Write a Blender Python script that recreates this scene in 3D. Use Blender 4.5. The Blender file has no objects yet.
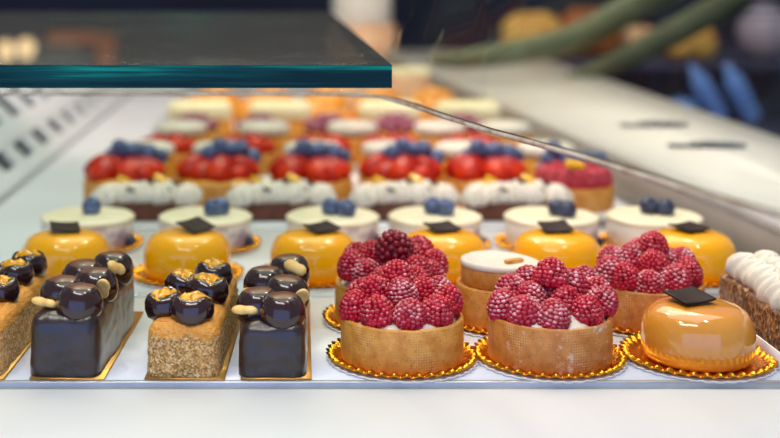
import bpy, bmesh, math, random
from mathutils import Vector, Matrix, noise
R = random.Random(7)
PI = math.pi
SC = bpy.context.scene
COL = SC.collection
F, VX, HY, CZ = 1250.0, 283.0, -30.0, 1.239     # focal length (px), vanishing point, camera height; tray top is z = 1


def at(px, py, d):
    return Vector(((px - VX) * d / F, d, CZ - (py - HY) * d / F))


def lin(h):
    h = h.lstrip('#')
    out = []
    for i in (0, 2, 4):
        c = int(h[i:i + 2], 16) / 255
        out.append(c / 12.92 if c <= .04045 else ((c + .055) / 1.055) ** 2.4)
    return (*out, 1)


# ------------------------------------------------------------------ materials
class NT:
    def __init__(s, name):
        s.m = bpy.data.materials.new(name)
        s.m.use_nodes = True
        s.t = s.m.node_tree
        s.t.nodes.clear()
        s.out = s.n('ShaderNodeOutputMaterial')

    def n(s, typ, **kw):
        nd = s.t.nodes.new(typ)
        for k, v in kw.items():
            if k[0] == '_':
                nd.inputs[k[1:].replace('_', ' ')].default_value = v
            else:
                setattr(nd, k, v)
        return nd

    def l(s, a, b):
        s.t.links.new(a, b)

    def coord(s, kind='Object'):
        return s.n('ShaderNodeTexCoord').outputs[kind]

    def ramp(s, fac, stops):
        r = s.n('ShaderNodeValToRGB')
        els = r.color_ramp.elements
        while len(els) < len(stops):
            els.new(.5)
        for e, (p, c) in zip(els, stops):
            e.position = p
            e.color = lin(c) if isinstance(c, str) else (c, c, c, 1)
        s.l(fac, r.inputs[0])
        return r.outputs[0]

    def mix(s, fac, a, b):
        m = s.n('ShaderNodeMix', data_type='RGBA')
        for sock, v in ((m.inputs[0], fac), (m.inputs[6], a), (m.inputs[7], b)):
            if isinstance(v, str):
                sock.default_value = lin(v)
            elif isinstance(v, (int, float)):
                sock.default_value = v
            else:
                s.l(v, sock)
        return m.outputs[2]

    def math(s, op, a, b=0.0):
        m = s.n('ShaderNodeMath', operation=op)
        for sock, v in ((m.inputs[0], a), (m.inputs[1], b)):
            if isinstance(v, (int, float)):
                sock.default_value = v
            else:
                s.l(v, sock)
        return m.outputs[0]

    def noise(s, scale, detail=3, co=None, rough=.55):
        n = s.n('ShaderNodeTexNoise', _Scale=scale, _Detail=detail, _Roughness=rough)
        s.l(co or s.coord(), n.inputs['Vector'])
        return n.outputs[0]

    def bump(s, h, strength=.3, dist=.001):
        b = s.n('ShaderNodeBump', _Strength=strength, _Distance=dist)
        s.l(h, b.inputs['Height'])
        return b.outputs[0]

    def pbr(s, base, rough=.5, normal=None, **kw):
        p = s.n('ShaderNodeBsdfPrincipled')
        if isinstance(base, str):
            p.inputs['Base Color'].default_value = lin(base)
        else:
            s.l(base, p.inputs['Base Color'])
        if isinstance(rough, (int, float)):
            p.inputs['Roughness'].default_value = rough
        else:
            s.l(rough, p.inputs['Roughness'])
        if normal:
            s.l(normal, p.inputs['Normal'])
        for k, v in kw.items():
            p.inputs[k.replace('_', ' ')].default_value = v
        s.l(p.outputs[0], s.out.inputs[0])
        return s.m


def mottled(name, a, b, scale=60, rough=.5, bump=.0, bscale=None, **kw):
    t = NT(name)
    col = t.ramp(t.noise(scale), [(.35, a), (.65, b)])
    nm = t.bump(t.noise(bscale or scale * 4), bump) if bump else None
    return t.pbr(col, rough, nm, **kw)


M = {}
M['white'] = mottled('white_lacquer', '#cdd1d6', '#d4d8dc', 6, .32)
M['tray'] = mottled('white_tray_enamel', '#e2e5e9', '#eaecee', 9, .28)
M['lip'] = mottled('brushed_tray_lip', '#a9aeb4', '#b9bdc2', 40, .3, Metallic=.7)
M['tanwall'] = mottled('grey_beige_panel', '#93887c', '#9f9488', 8, .45)
M['counter'] = mottled('white_counter', '#d0cac0', '#d8d2c8', 5, .35)
M['dark'] = mottled('dark_recess', '#22252a', '#2c2f34', 20, .6)
M['steel'] = mottled('steel', '#8a8d90', '#9a9da0', 40, .3, Metallic=1.0)
M['cream'] = mottled('whipped_cream', '#dad1c0', '#e6decf', 40, .45, .15, 300, Subsurface_Weight=.15, Subsurface_Scale=.004)
M['ivory'] = mottled('ivory_mousse', '#e8deba', '#f0e7c8', 30, .4, .1, 200)
M['choc'] = mottled('dark_chocolate_glaze', '#1e1012', '#301c1c', 90, .33, .5, 300, Coat_Weight=.7, Coat_Roughness=.28)
M['chocball'] = mottled('dark_chocolate_shell', '#2a1214', '#34181a', 60, .17, .08, 200, Coat_Weight=.6, Coat_Roughness=.1)
M['chocsheen'] = mottled('chocolate_warm_sheen', '#5c3524', '#7a4c32', 150, .3)  # warm brown sheen on the ball tops, put into the colour
M['plaque'] = mottled('dark_chocolate_plaque', '#241614', '#30201e', 80, .6, .1, Specular_IOR_Level=.2)
M['brownie'] = mottled('chocolate_sponge', '#5e3326', '#74432f', 200, .7, .3)
M['jelly'] = mottled('orange_jelly', '#d88a04', '#f4b414', 160, .14, .2, 180, Coat_Weight=.3, Coat_Roughness=.04, Specular_IOR_Level=.35)
M['glaze'] = mottled('apricot_glaze', '#cc7a26', '#e6a048', 120, .35, .4, 180, Coat_Weight=.15)
M['nut'] = mottled('peanut', '#e6b45c', '#f2cf84', 200, .38, .15)
M['caramel'] = mottled('caramel_mirror_glaze', '#d88c2c', '#e0983a', 14, .12, Coat_Weight=1.0, Coat_Roughness=.03)
M['mango'] = mottled('mango_mirror_glaze', '#ffac00', '#ffb608', 14, .16, Specular_IOR_Level=.35, Coat_Weight=.5, Coat_Roughness=.03)
M['paper'] = mottled('white_paper', '#eeeeec', '#f6f6f4', 30, .6)
M['gold'] = mottled('gold_foil', '#df8e1a', '#f0aa30', 120, .24, .2, 250, Metallic=1.0)
M['goldflat'] = mottled('gold_card', '#b88a48', '#c8984e', 90, .3, .1, 250, Metallic=.75)
M['straw'] = mottled('glazed_strawberry', '#a40a00', '#da3602', 70, .25, .5, 400, Coat_Weight=.18, Coat_Roughness=.05, Specular_IOR_Level=.25)
M['blue'] = mottled('blueberry_skin', '#34446a', '#66789c', 110, .45)
M['darkblue'] = mottled('dark_blueberry_skin', '#20263c', '#3a4460', 110, .4)
M['purple'] = mottled('mauve_berry', '#7a2a44', '#a8506a', 110, .3, Coat_Weight=.5)
M['custard'] = mottled('yellow_custard', '#eeb030', '#f8c850', 60, .3, Coat_Weight=.5)
M['mangocube'] = mottled('yellow_fruit', '#f2b408', '#fccb20', 60, .2, Coat_Weight=.6)
M['amber'] = mottled('amber_jelly', '#d08a20', '#e6a53a', 40, .2, Coat_Weight=.6)
M['golden'] = mottled('golden_pastry', '#d07c1c', '#eca43c', 45, .4, .3, 200)
M['peach'] = mottled('peach_pastry', '#e2a878', '#f0c79c', 40, .5)
M['palelog'] = mottled('pale_lemon_icing', '#efe2a8', '#f6ecc2', 40, .4)
M['bread'] = mottled('bread_crust', '#c88a30', '#e2b458', 25, .55, .3, 90)
M['breaddark'] = mottled('brown_bread_crust', '#8a4410', '#b4622a', 25, .5, .3, 90)
M['bottle'] = mottled('blue_glaze', '#5a8ad8', '#7aa6ec', 10, .15, Coat_Weight=.7)
M['navy'] = mottled('navy_panel', '#1c2440', '#242c4c', 4, .5)
M['wall'] = mottled('dark_navy_wall', '#1a2138', '#242b46', 2, .7)
M['floorm'] = mottled('dark_floor_tiles', '#26221e', '#322c27', 6, .5)
M['leaf'] = mottled('olive_leaf', '#4a5134', '#5e6646', 12, .5)
M['pot'] = mottled('terracotta_pot', '#8a5638', '#9a6444', 12, .7)
M['wood'] = mottled('orange_stained_wood', '#f07828', '#f88838', 20, .45)
M['utensil'] = mottled('dark_grey_steel', '#4a4e58', '#5c606a', 60, .3, Metallic=.6)
M['teal_tag'] = mottled('deep_teal_panel', '#0e3550', '#12405e', 8, .4)


def crust_material(name, a, b, sugar=False):
    t = NT(name)
    co = t.n('ShaderNodeMapping')
    t.l(t.coord('UV'), co.inputs[0])
    co.inputs['Scale'].default_value = (150, 640, 1)
    v = t.n('ShaderNodeTexVoronoi', voronoi_dimensions='2D', _Scale=1.0, _Randomness=.0)
    t.l(co.outputs[0], v.inputs['Vector'])
    dot = t.ramp(v.outputs['Distance'], [(.2, 1.0), (.42, 0.0)])
    patch = t.ramp(t.noise(70, 2), [(.5, .02), (.66, 1.0)])
    dot = t.math('MULTIPLY', dot, patch)
    col = t.ramp(t.noise(130, 5), [(.3, a), (.7, b)])
    col = t.mix(t.math('MULTIPLY', dot, .4), col, '#f4d89c')
    speck = t.ramp(t.noise(700, 2), [(.3, .55), (.42, 0.0)])
    col = t.mix(speck, col, '#7c4a20')
    if sugar:
        dust = t.ramp(t.noise(95, 6, rough=.75), [(.56, 0.0), (.7, .8)])
        col = t.mix(dust, col, '#f2ece6')
    h = t.math('ADD', t.math('MULTIPLY', dot, .7), t.math('MULTIPLY', t.noise(500), .8))
    return t.pbr(col, .5, t.bump(h, .35, .0006))


M['crust'] = crust_material('perforated_tart_crust', '#c67a26', '#e4a246')
M['crustsugar'] = crust_material('sugared_tart_crust', '#b46a28', '#d08a3e', True)


def berry_material(name, a, b, amount):
    t = NT(name)
    col = t.ramp(t.noise(160, 3), [(.35, a), (.65, b)])
    geo = t.n('ShaderNodeNewGeometry')
    sep = t.n('ShaderNodeSeparateXYZ')
    t.l(geo.outputs['Normal'], sep.inputs[0])
    up = t.n('ShaderNodeMapRange', _From_Min=.1, _From_Max=.85)
    t.l(sep.outputs[2], up.inputs[0])
    nz = t.ramp(t.noise(330, 6, rough=.8), [(.52 - .1 * amount, 0.0), (.7 - .1 * amount, 1.0)])
    big = t.ramp(t.noise(75, 2), [(.38, .08), (.54, 1.0)])
    k = t.math('MULTIPLY', t.math('MULTIPLY', nz, up.outputs[0]), t.math('MULTIPLY', big, .85))
    col = t.mix(k, col, '#f6e4e6')
    rg = t.math('ADD', t.math('MULTIPLY', k, .5), .28)
    return t.pbr(col, rg, None, Subsurface_Weight=.12, Subsurface_Scale=.003, Specular_IOR_Level=.35)


M['rasp'] = berry_material('raspberry', '#900218', '#d41034', .5)
M['raspsugar'] = berry_material('sugared_raspberry', '#900420', '#cc1038', 1.5)
M['raspdark'] = berry_material('dark_raspberry', '#6a0618', '#a01028', .15)


def crumb_material():
    t = NT('biscuit_crumbs')
    v = t.n('ShaderNodeTexVoronoi', _Scale=950.0)
    t.l(t.coord(), v.inputs['Vector'])
    sp = t.n('ShaderNodeSeparateColor')
    t.l(v.outputs['Color'], sp.inputs[0])
    col = t.ramp(sp.outputs[0], [(.0, '#7a5630'), (.3, '#b8843e'), (.6, '#dcac60'), (1.0, '#f6deb0')])
    big = t.ramp(t.noise(40), [(.4, 0.0), (.65, .5)])
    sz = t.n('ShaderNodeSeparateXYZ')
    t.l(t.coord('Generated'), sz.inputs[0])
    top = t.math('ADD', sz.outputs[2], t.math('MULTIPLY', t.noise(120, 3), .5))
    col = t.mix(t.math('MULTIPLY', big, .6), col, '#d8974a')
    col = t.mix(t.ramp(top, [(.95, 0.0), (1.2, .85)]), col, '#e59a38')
    return t.pbr(col, .65, t.bump(v.outputs['Distance'], .5, .0012))


M['crumb'] = crumb_material()


def nutbase_material():
    t = NT('nut_crunch')
    v = t.n('ShaderNodeTexVoronoi', _Scale=320.0)
    t.l(t.coord(), v.inputs['Vector'])
    sp = t.n('ShaderNodeSeparateColor')
    t.l(v.outputs['Color'], sp.inputs[0])
    col = t.ramp(sp.outputs[0], [(.0, '#4e301c'), (.4, '#74492a'), (.75, '#98683c'), (1.0, '#bf9260')])
    return t.pbr(col, .5, t.bump(v.outputs['Distance'], .9, .002), Coat_Weight=.2)


M['nutbase'] = nutbase_material()


def cheese_side():
    t = NT('cheesecake_side')
    col = t.ramp(t.noise(35), [(.35, '#e9e2d6'), (.65, '#f3eee2')])
    sm = t.ramp(t.noise(38, 3), [(.55, 0.0), (.66, .8)])
    sep = t.n('ShaderNodeSeparateXYZ')
    t.l(t.coord(), sep.inputs[0])
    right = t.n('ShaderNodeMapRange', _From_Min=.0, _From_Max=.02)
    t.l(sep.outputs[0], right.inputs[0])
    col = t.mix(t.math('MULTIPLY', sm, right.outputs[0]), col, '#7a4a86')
    return t.pbr(col, .35, None, Coat_Weight=.3)


M['cheeseside'] = cheese_side()


def thin_glass(name, tint, dust=False, refl=.96):
    t = NT(name)
    lw = t.n('ShaderNodeLayerWeight', _Blend=.5)
    fr = t.math('ADD', t.math('MULTIPLY', t.math('POWER', lw.outputs['Facing'], 5.0), refl), .03 if refl > .5 else .008)
    tr = t.n('ShaderNodeBsdfTransparent')
    tr.inputs[0].default_value = lin(tint)
    gl = t.n('ShaderNodeBsdfGlossy', _Roughness=.015)
    mx = t.n('ShaderNodeMixShader')
    t.l(fr, mx.inputs[0])
    t.l(tr.outputs[0], mx.inputs[1])
    t.l(gl.outputs[0], mx.inputs[2])
    res = mx.outputs[0]
    if dust:
        df = t.n('ShaderNodeBsdfDiffuse')
        df.inputs[0].default_value = lin('#d8d2c8')
        v = t.n('ShaderNodeTexVoronoi', _Scale=260.0)
        t.l(t.coord(), v.inputs['Vector'])
        spk = t.ramp(v.outputs['Distance'], [(.11, .8), (.19, 0.0)])
        patch = t.ramp(t.noise(25, 4), [(.5, 0.0), (.66, 1.0)])
        film = t.math('ADD', t.math('MULTIPLY', spk, patch), .03)
        m2 = t.n('ShaderNodeMixShader')
        t.l(film, m2.inputs[0])
        t.l(res, m2.inputs[1])
        t.l(df.outputs[0], m2.inputs[2])
        res = m2.outputs[0]
    t.l(res, t.out.inputs[0])
    return t.m


M['shelfglass'] = thin_glass('shelf_glass', '#e8f0ec', True)
M['paneglass'] = thin_glass('clear_glass', '#f8fbf9', False, .12)


def teal_edge():
    t = NT('teal_glass_edge')
    mp = t.n('ShaderNodeMapping')
    t.l(t.coord(), mp.inputs[0])
    mp.inputs['Scale'].default_value = (5, 1, 150)
    col = t.ramp(t.noise(1.0, 3, mp.outputs[0]), [(.4, '#04282e'), (.55, '#08484a'), (.7, '#14a890')])  # brighter streaks of light inside the glass, put into its colour
    return t.pbr(col, .25, None, Specular_IOR_Level=.12)


M['tealedge'] = teal_edge()
M['paneedge'] = mottled('polished_glass_rim', '#a88c78', '#d8c8b8', 60, .12, Coat_Weight=1.0)


def patterned():
    t = NT('pale_ring_pattern')
    w = t.n('ShaderNodeTexWave', wave_type='RINGS', rings_direction='SPHERICAL', _Scale=28.0, _Distortion=1.5)
    t.l(t.coord(), w.inputs['Vector'])
    return t.pbr(t.ramp(w.outputs[0], [(.3, '#56628e'), (.7, '#c8b4b0')]), .4)


M['patterned'] = patterned()


def emit(name, c, s):
    t = NT(name)
    e = t.n('ShaderNodeEmission', _Strength=s)
    e.inputs[0].default_value = lin(c)
    t.l(e.outputs[0], t.out.inputs[0])
    return t.m


M['bulb'] = emit('warm_bulb', '#ffd9a0', 1.6)


# ------------------------------------------------------------------ mesh helpers
def mesh(name, bm, mats, smooth=True):
    bmesh.ops.recalc_face_normals(bm, faces=bm.faces[:])
    me = bpy.data.meshes.new(name)
    bm.to_mesh(me)
    bm.free()
    for m in (mats if isinstance(mats, (list, tuple)) else [mats]):
        me.materials.append(M[m])
    for p in me.polygons:
        p.use_smooth = smooth
    return me


def link(name, me, parent=None, loc=(0, 0, 0), rot=(0, 0, 0), scale=(1, 1, 1), label=None):
    o = bpy.data.objects.new(name, me)
    COL.objects.link(o)
    o.parent = parent
    o.location = loc
    o.rotation_euler = rot
    o.scale = scale
    if label:
        o['label'] = label
    return o


def tag(o, label, cat, group=None):
    o['label'] = label
    o['category'] = cat
    if group:
        o['group'] = group
    return o


def thing(name, label, cat, loc=(0, 0, 0), rz=0, group=None):
    o = bpy.data.objects.new(name, None)
    o.empty_display_size = .01
    COL.objects.link(o)
    o.location = loc
    o.rotation_euler = (0, 0, rz)
    return tag(o, label, cat, group)


def dup(root, label, loc, rz=0, scale=1.0):
    r = root.copy()
    COL.objects.link(r)
    r.location = loc
    r.rotation_euler = (0, 0, rz)
    r.scale = (scale,) * 3
    r['label'] = label
    for ch in list(root.children):
        c = ch.copy()
        COL.objects.link(c)
        c.parent = r
        for g in list(ch.children):
            d = g.copy()
            COL.objects.link(d)
            d.parent = c
    return r


def box(bm, x0, x1, y0, y1, z0, z1, mi=0):
    v = [bm.verts.new(p) for p in ((x0, y0, z0), (x1, y0, z0), (x1, y1, z0), (x0, y1, z0),
                                   (x0, y0, z1), (x1, y0, z1), (x1, y1, z1), (x0, y1, z1))]
    for f in ((0, 3, 2, 1), (4, 5, 6, 7), (0, 1, 5, 4), (1, 2, 6, 5), (2, 3, 7, 6), (3, 0, 4, 7)):
        bm.faces.new([v[i] for i in f]).material_index = mi
    return v


def bbox(x0, x1, y0, y1, z0, z1, bev=.002, seg=2):
    bm = bmesh.new()
    box(bm, x0, x1, y0, y1, z0, z1)
    if bev:
        bmesh.ops.bevel(bm, geom=bm.edges[:], offset=bev, segments=seg, affect='EDGES', profile=.5)
    return bm


def rbox(sx, sy, sz, r, n=12, amp=0, fr=200, seed=0):
    """rounded box standing on z = 0, its faces gridded, optionally roughened"""
    bm = bmesh.new()
    bmesh.ops.create_cube(bm, size=1)
    bmesh.ops.subdivide_edges(bm, edges=bm.edges[:], cuts=n, use_grid_fill=True)
    h = Vector((sx / 2, sy / 2, sz / 2))
    inner = Vector((h.x - r, h.y - r, h.z - r))
    sv = Vector((seed * 3.1, seed * 1.7, 0))
    for v in bm.verts:
        # cluster the grid lines near the edges
        p = Vector([math.copysign(1 - (1 - abs(c * 2)) ** 1.25, c) * hh for c, hh in zip(v.co, h)])
        q = Vector([max(-i, min(i, c)) for c, i in zip(p, inner)])
        d = p - q
        nrm = d.normalized() if d.length > 1e-9 else Vector((0, 0, 1))
        p = q + nrm * r if d.length > 1e-9 else p
        if amp:
            k = noise.noise(p * fr + sv) * amp + noise.noise(p * fr * .25 + sv) * amp
            p += nrm * k
        p.z = max(p.z + h.z, 0)
        v.co = p
    return bm


def lathe(prof, seg=48, flute=None, uv=True, mats=None):
    """profile [(r, z)] revolved round z; flute(i, theta) -> (dr, dz)"""
    bm = bmesh.new()
    uvl = bm.loops.layers.uv.new('UVMap') if uv else None
    rings, lens, L = [], [], 0
    for i, (r, z) in enumerate(prof):
        if i:
            L += math.hypot(r - prof[i - 1][0], z - prof[i - 1][1])
        lens.append(L)
        if r < 1e-6:
            rings.append([bm.verts.new((0, 0, z))])
        else:
            ring = []
            for k in range(seg):
                t = 2 * PI * k / seg
                dr, dz = flute(i, t) if flute else (0, 0)
                ring.append(bm.verts.new(((r + dr) * math.cos(t), (r + dr) * math.sin(t), z + dz)))
            rings.append(ring)
    for i in range(len(rings) - 1):
        a, b = rings[i], rings[i + 1]
        for k in range(seg):
            k2 = (k + 1) % seg
            if len(a) == 1 and len(b) == 1:
                continue
            if len(a) == 1:
                vs, us = [a[0], b[k2], b[k]], [(k, i), (k + 1, i + 1), (k, i + 1)]
            elif len(b) == 1:
                vs, us = [a[k], a[k2], b[0]], [(k, i), (k + 1, i), (k, i + 1)]
            else:
                vs, us = [a[k], a[k2], b[k2], b[k]], [(k, i), (k + 1, i), (k + 1, i + 1), (k, i + 1)]
            f = bm.faces.new(vs)
            if mats:
                f.material_index = mats[i]
            if uv:
                for lp, (u, j) in zip(f.loops, us):
                    lp[uvl].uv = (u / seg, lens[j])
    return bm


def ball(bm, c, r, sub=2, sc=(1, 1, 1)):
    m = Matrix.Translation(c) @ Matrix.Diagonal((sc[0], sc[1], sc[2], 1))
    bmesh.ops.create_icosphere(bm, subdivisions=sub, radius=r, matrix=m)


def tube(bm, pts, r, seg=10):
    pts = [Vector(p) for p in pts]
    rings = []
    for i, p in enumerate(pts):
        d = (pts[min(i + 1, len(pts) - 1)] - pts[max(i - 1, 0)]).normalized()
        u = d.orthogonal().normalized() if abs(d.z) > .99 else d.cross(Vector((0, 0, 1))).normalized()
        w = d.cross(u)
        rr = r[i] if isinstance(r, (list, tuple)) else r
        rings.append([bm.verts.new(p + (u * math.cos(2 * PI * k / seg) + w * math.sin(2 * PI * k / seg)) * rr) for k in range(seg)])
    for a, b in zip(rings, rings[1:]):
        for k in range(seg):
            bm.faces.new((a[k], a[(k + 1) % seg], b[(k + 1) % seg], b[k]))
    bm.faces.new(rings[0][::-1])
    bm.faces.new(rings[-1])


# ------------------------------------------------------------------ the setting
def struct(name, bm, m, loc=(0, 0, 0)):
    o = link(name, mesh(name, bm, m, False), None, loc)
    o['kind'] = 'structure'
    return o


bm = bmesh.new(); box(bm, -4, 5, -2.5, 6.6, -.1, 0)
struct('floor', bm, 'floorm')
bm = bmesh.new(); box(bm, -4, 5, 6.5, 6.6, 0, 3.2)
struct('wall_back', bm, 'wall')

# ------------------------------------------------------------------ display case and counter
case = thing('display_case', 'long white pastry display case with a flat deck', 'display case', (0, 0, 0))
link('deck', mesh('deck', bbox(-.75, .6, .7228, 3.75, .955, .985, .003), 'white'), case)
link('base_cabinet', mesh('base_cabinet', bbox(-.75, .6, .73, 3.72, 0, .9555, .004), 'white'), case)
lt = thing('front_ledge', 'smooth white ledge running along the front of the trays', 'ledge', (0, 0, 0))
link('ledge_top', mesh('ledge_top', bbox(-.75, .6,   .585, .7223, .93, .9985, .006, 5), 'white'), lt)
link('fascia', mesh('fascia', bbox(-.75, .6, .6, .7223, 0, .9295, .003), 'white'), lt)


def wall_x(d):
    return .398 - .0704 * (d - 1)


def prism(pts, z0, z1, bev=.003):
    bm = bmesh.new()
    lo = [bm.verts.new((x, y, z0)) for x, y in pts]
    hi = [bm.verts.new((x, y, z1)) for x, y in pts]
    n = len(pts)
    bm.faces.new(lo[::-1]); bm.faces.new(hi)
    for i in range(n):
        bm.faces.new((lo[i], lo[(i + 1) % n], hi[(i + 1) % n], hi[i]))
    if bev:
        bmesh.ops.bevel(bm, geom=bm.edges[:], offset=bev, segments=2, affect='EDGES')
    return bm


y0c, y1c = .72, 3.1
counter = thing('side_counter', 'white raised counter running along the right of the pastries', 'counter', (0, 0, 0))
link('countertop', mesh('countertop', prism([(wall_x(y0c) - .003, y0c), (.59, y0c), (.59, y1c), (wall_x(y1c) - .003, y1c)], 1.027, 1.041), 'counter'), counter)
link('side_panel', mesh('side_panel', prism([(wall_x(y0c), y0c + .003), (.58, y0c + .003), (.58, y1c - .003), (wall_x(y1c), y1c - .003)], .985, 1.0275, 0), 'tanwall'), counter,
     label='grey beige inner panel under the white countertop')


def tray(label, x0, x1, y0, y1):
    t = thing('serving_tray', label, 'tray', (0, 0, .985), 0, 'white serving trays')
    bm = bmesh.new()
    nose = .004
    box(bm, x0, x1, y0, y1, .0, .015)
    bmesh.ops.bevel(bm, geom=bm.edges[:], offset=.002, segments=2, affect='EDGES')
    link('tray_base', mesh('tray_base', bm, 'tray'), t)
    link('rim', mesh('rim', bbox(x0, x1, y0 - nose, y0 - .0002, 0, .0158, .0008), 'lip'), t, label='grey metal front rim')
    link('rim', mesh('rim', bbox(x0, x1, y1 + .0002, y1 + nose, 0, .0158, .0008), 'lip'), t, label='grey metal back rim')
    return t


tray('white tray at the front holding cake slices and raspberry tarts', -.32, .392, .727, .915)
tray('white tray holding the orange domes and ivory cheesecakes', -.2, .378, .9245, 1.15)
tray('long white tray at the back holding the rows of blurred fruit tarts', -.2, .29, 1.1595, 2.62)

# ------------------------------------------------------------------ pastry building blocks
def raspberry_mesh(seed, m):
    rr = random.Random(seed)
    bm = bmesh.new()
    H, W = .0205, .0101
    ball(bm, (0, 0, .0085), W * .9, 2, (1, 1, 1.05))
    nr = 10
    for i in range(nr):
        t = i / (nr - 1)                       # 0 at the open base, 1 at the tip
        a = -.55 + t * (PI / 2 + .55)
        r = W * math.cos(a) * (1 - .1 * max(0, math.sin(a)))
        z = .0075 + (.0115 if a > 0 else .009) * math.sin(a)
        n = max(1, round(2 * PI * r / .00335))
        off = rr.random()
        for k in range(n):
            th = 2 * PI * (k + off + rr.uniform(-.08, .08)) / n
            rad =   .00202 * rr.uniform(.88, 1.12)
            ball(bm, (r * math.cos(th), r * math.sin(th), z + rr.uniform(-.0003, .0003)), rad, 2)
    return mesh('raspberry', bm, m)


RASP = {k: [raspberry_mesh(s, k) for s in (1, 2, 3)] for k in ('rasp', 'raspsugar', 'raspdark')}


def hollow_raspberry(m):
    """a berry lying down with its open core towards us"""
    rr = random.Random(5)
    bm = bmesh.new()
    prof = [(0, .004), (.0035, .0045), (.0048, .002), (.0055, 0), (.0085, .001), (.0095, .006), (.009, .012), (.006, .0165), (0, .0185)]
    g = lathe(prof, 20, uv=False)
    me = bpy.data.meshes.new('tmp'); g.to_mesh(me); g.free(); bm.from_mesh(me); bpy.data.meshes.remove(me)
    for i, (r, z, n) in enumerate([(.0068, 0, 11), (.0092, .0028, 14), (.0101, .0065, 15), (.0096, .0105, 14), (.0078, .0142, 11), (.0045, .0172, 7), (0, .0185, 1)]):
        for k in range(n):
            th = 2 * PI * (k + .5 * (i % 2) + rr.uniform(-.1, .1)) / n
            ball(bm, (r * math.cos(th), r * math.sin(th), z), .0023 * rr.uniform(.9, 1.1), 2)
    return mesh('raspberry', bm, m)


HOLLOW = hollow_raspberry('raspdark')


def shell_profile(r, h, wall=.0035, floor=.006):
    return [(0, 0), (r * .6, 0), (r - .0015, 0), (r - .0004, .0006), (r, .002), (r, h * .5), (r, h - .0012), (r - .0006, h - .0002),
            (r - wall * .5, h), (r - wall + .0005, h - .0004), (r - wall, h - .0015), (r - wall, floor), (0, floor)]


def wobble(i, t):
    return (noise.noise(Vector((math.cos(t) * 3, math.sin(t) * 3, i * .3))) * .0003,
            noise.noise(Vector((math.cos(t) * 5, math.sin(t) * 5, 9))) * .0005 if i > 5 else 0)


BOARD_ME = {}


def fluted_board(label, loc, r=.0385, rz=0, group='gold fluted cake boards'):
    t = thing('cake_board', label, 'cake board', loc, rz, group)
    if r not in BOARD_ME:
        N = 38
        fl = lambda i, a: ((.0009 * math.cos(N * a), .0013 * math.cos(N * a)) if i == 4 else
                           ((.0013 * math.cos(N * a), .0011 * math.cos(N * a)) if i in (5, 6) else (0, 0)))
        foil = lathe([(0, .0012), (r * .7, .0012), (r - .001, .0013), (r + .0002, .0015), (r + .003, .0046), (r + .0072, .0042), (r + .007, .0035), (r + .0005, .0011), (0, .0009)], 38 * 8, fl)
        pl = lambda i, a: (abs(math.cos(N / 2 * a)) * .0012 - .0006 if i in (1, 2, 3) else 0, 0)
        paper = lathe([(0, 0), (r + .006, 0), (r + .0075, .0012), (r + .0068, .0014), (r - .002, .0008), (0, .0008)], 38 * 6, pl)
        BOARD_ME[r] = (mesh('foil', foil, 'gold'), mesh('paper_liner', paper, 'paper'))
    link('foil', BOARD_ME[r][0], t)
    link('paper_liner', BOARD_ME[r][1], t, label='white scalloped paper edge')
    return t


BT = .0014      # top of a board above the tray


def raspberry_tart(label, px, d, berries, crust, kinds, r=.0375, h=.0268, seed=0, hollow=None, scale=1.0):
    rr = random.Random(seed)
    x = (px - VX) * d / F
    t = thing('raspberry_tart', label, 'tart', (x, d, 1 + BT), rr.uniform(-.2, .2), 'raspberry tarts')
    t.rotation_euler = (0, 0, 0)
    link('crust', mesh('crust', lathe(shell_profile(r, h), 96, wobble), crust), t)
    cr = r - .0036
    link('cream_filling', mesh('cream_filling', lathe([(0, .0062), (cr, .0062), (cr, h - .003), (cr - .002, h - .001), (cr * .7, h + .003), (0, h + .006)], 48,
         lambda i, a: (0, .0012 * math.sin(7 * a + i) if i > 2 else 0)), 'cream'), t)
    for j, (bx, by, dd) in enumerate(berries):
        p = at(bx, by, d + dd) - Vector((x, d, 1 + BT))
        p.x *= .95
        kind = kinds[j % len(kinds)]
        if hollow == j:
            link('raspberry', HOLLOW, t, p, (1.9, .3, .5), (1.08,) * 3)
            continue
        s = rr.uniform(.86, .97) * scale
        # berry leans outwards
        tilt = Vector((p.x * 9, p.y * 9, 1)).normalized()
        q = tilt.to_track_quat('Z', 'Y')
        e = (q.to_matrix() @ Matrix.Rotation(rr.uniform(0, 6.28), 3, 'Z') @ Matrix.Rotation(rr.uniform(-.3, .3), 3, 'X'))
        c = e @ Vector((0, 0, .0085 * s))
        link('raspberry', rr.choice(RASP[kind]), t, p - c, e.to_euler(), (s,) * 3)
    return t


fd, sd = .767, .85
# front left raspberry tart
fluted_board('gold fluted cake board under the front raspberry tart with plain red berries', ((402 - VX) * fd / F, fd, 1), rz=.05)
raspberry_tart('raspberry tart at the front with lightly sugared berries and dotted pale crust', 402, fd,
    [(354, 308, -.006), (376.5, 314, -.02), (410, 316, -.024), (438, 313, -.018), (449, 302, -.002), (374, 293, .0), (402, 294, -.004), (422, 294, .006), (397, 278, .01),
     (360, 296, .02), (440, 292, .022), (384, 284, .024), (415, 284, .024)],
    'crust', ['rasp', 'rasp', 'raspsugar', 'rasp'], seed=3)
fluted_board('gold fluted cake board under the front tart with heavily sugared raspberries', ((549.5 - VX) * fd / F, fd, 1), rz=.12)
raspberry_tart('raspberry tart at the front piled high with heavily sugared berries', 549.5, fd,
    [(502, 307, -.006), (523, 314, -.018), (553, 317.5, -.024), (588, 313, -.018), (605, 302, -.002), (510, 292, .006), (530, 298, -.004), (566, 302, -.008), (598, 294, .012), (528, 282, .014), (572, 287, .01), (551, 276, .002),
     (548, 294, .006), (587, 282, .024)],
    'crustsugar', ['raspsugar', 'raspsugar', 'raspsugar', 'rasp'], seed=11, h=.0275)
fluted_board('gold fluted cake board under the raspberry tart in the middle of the second row', ((390 - VX) * sd / F, sd, 1), r=.038, rz=.3)
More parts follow.
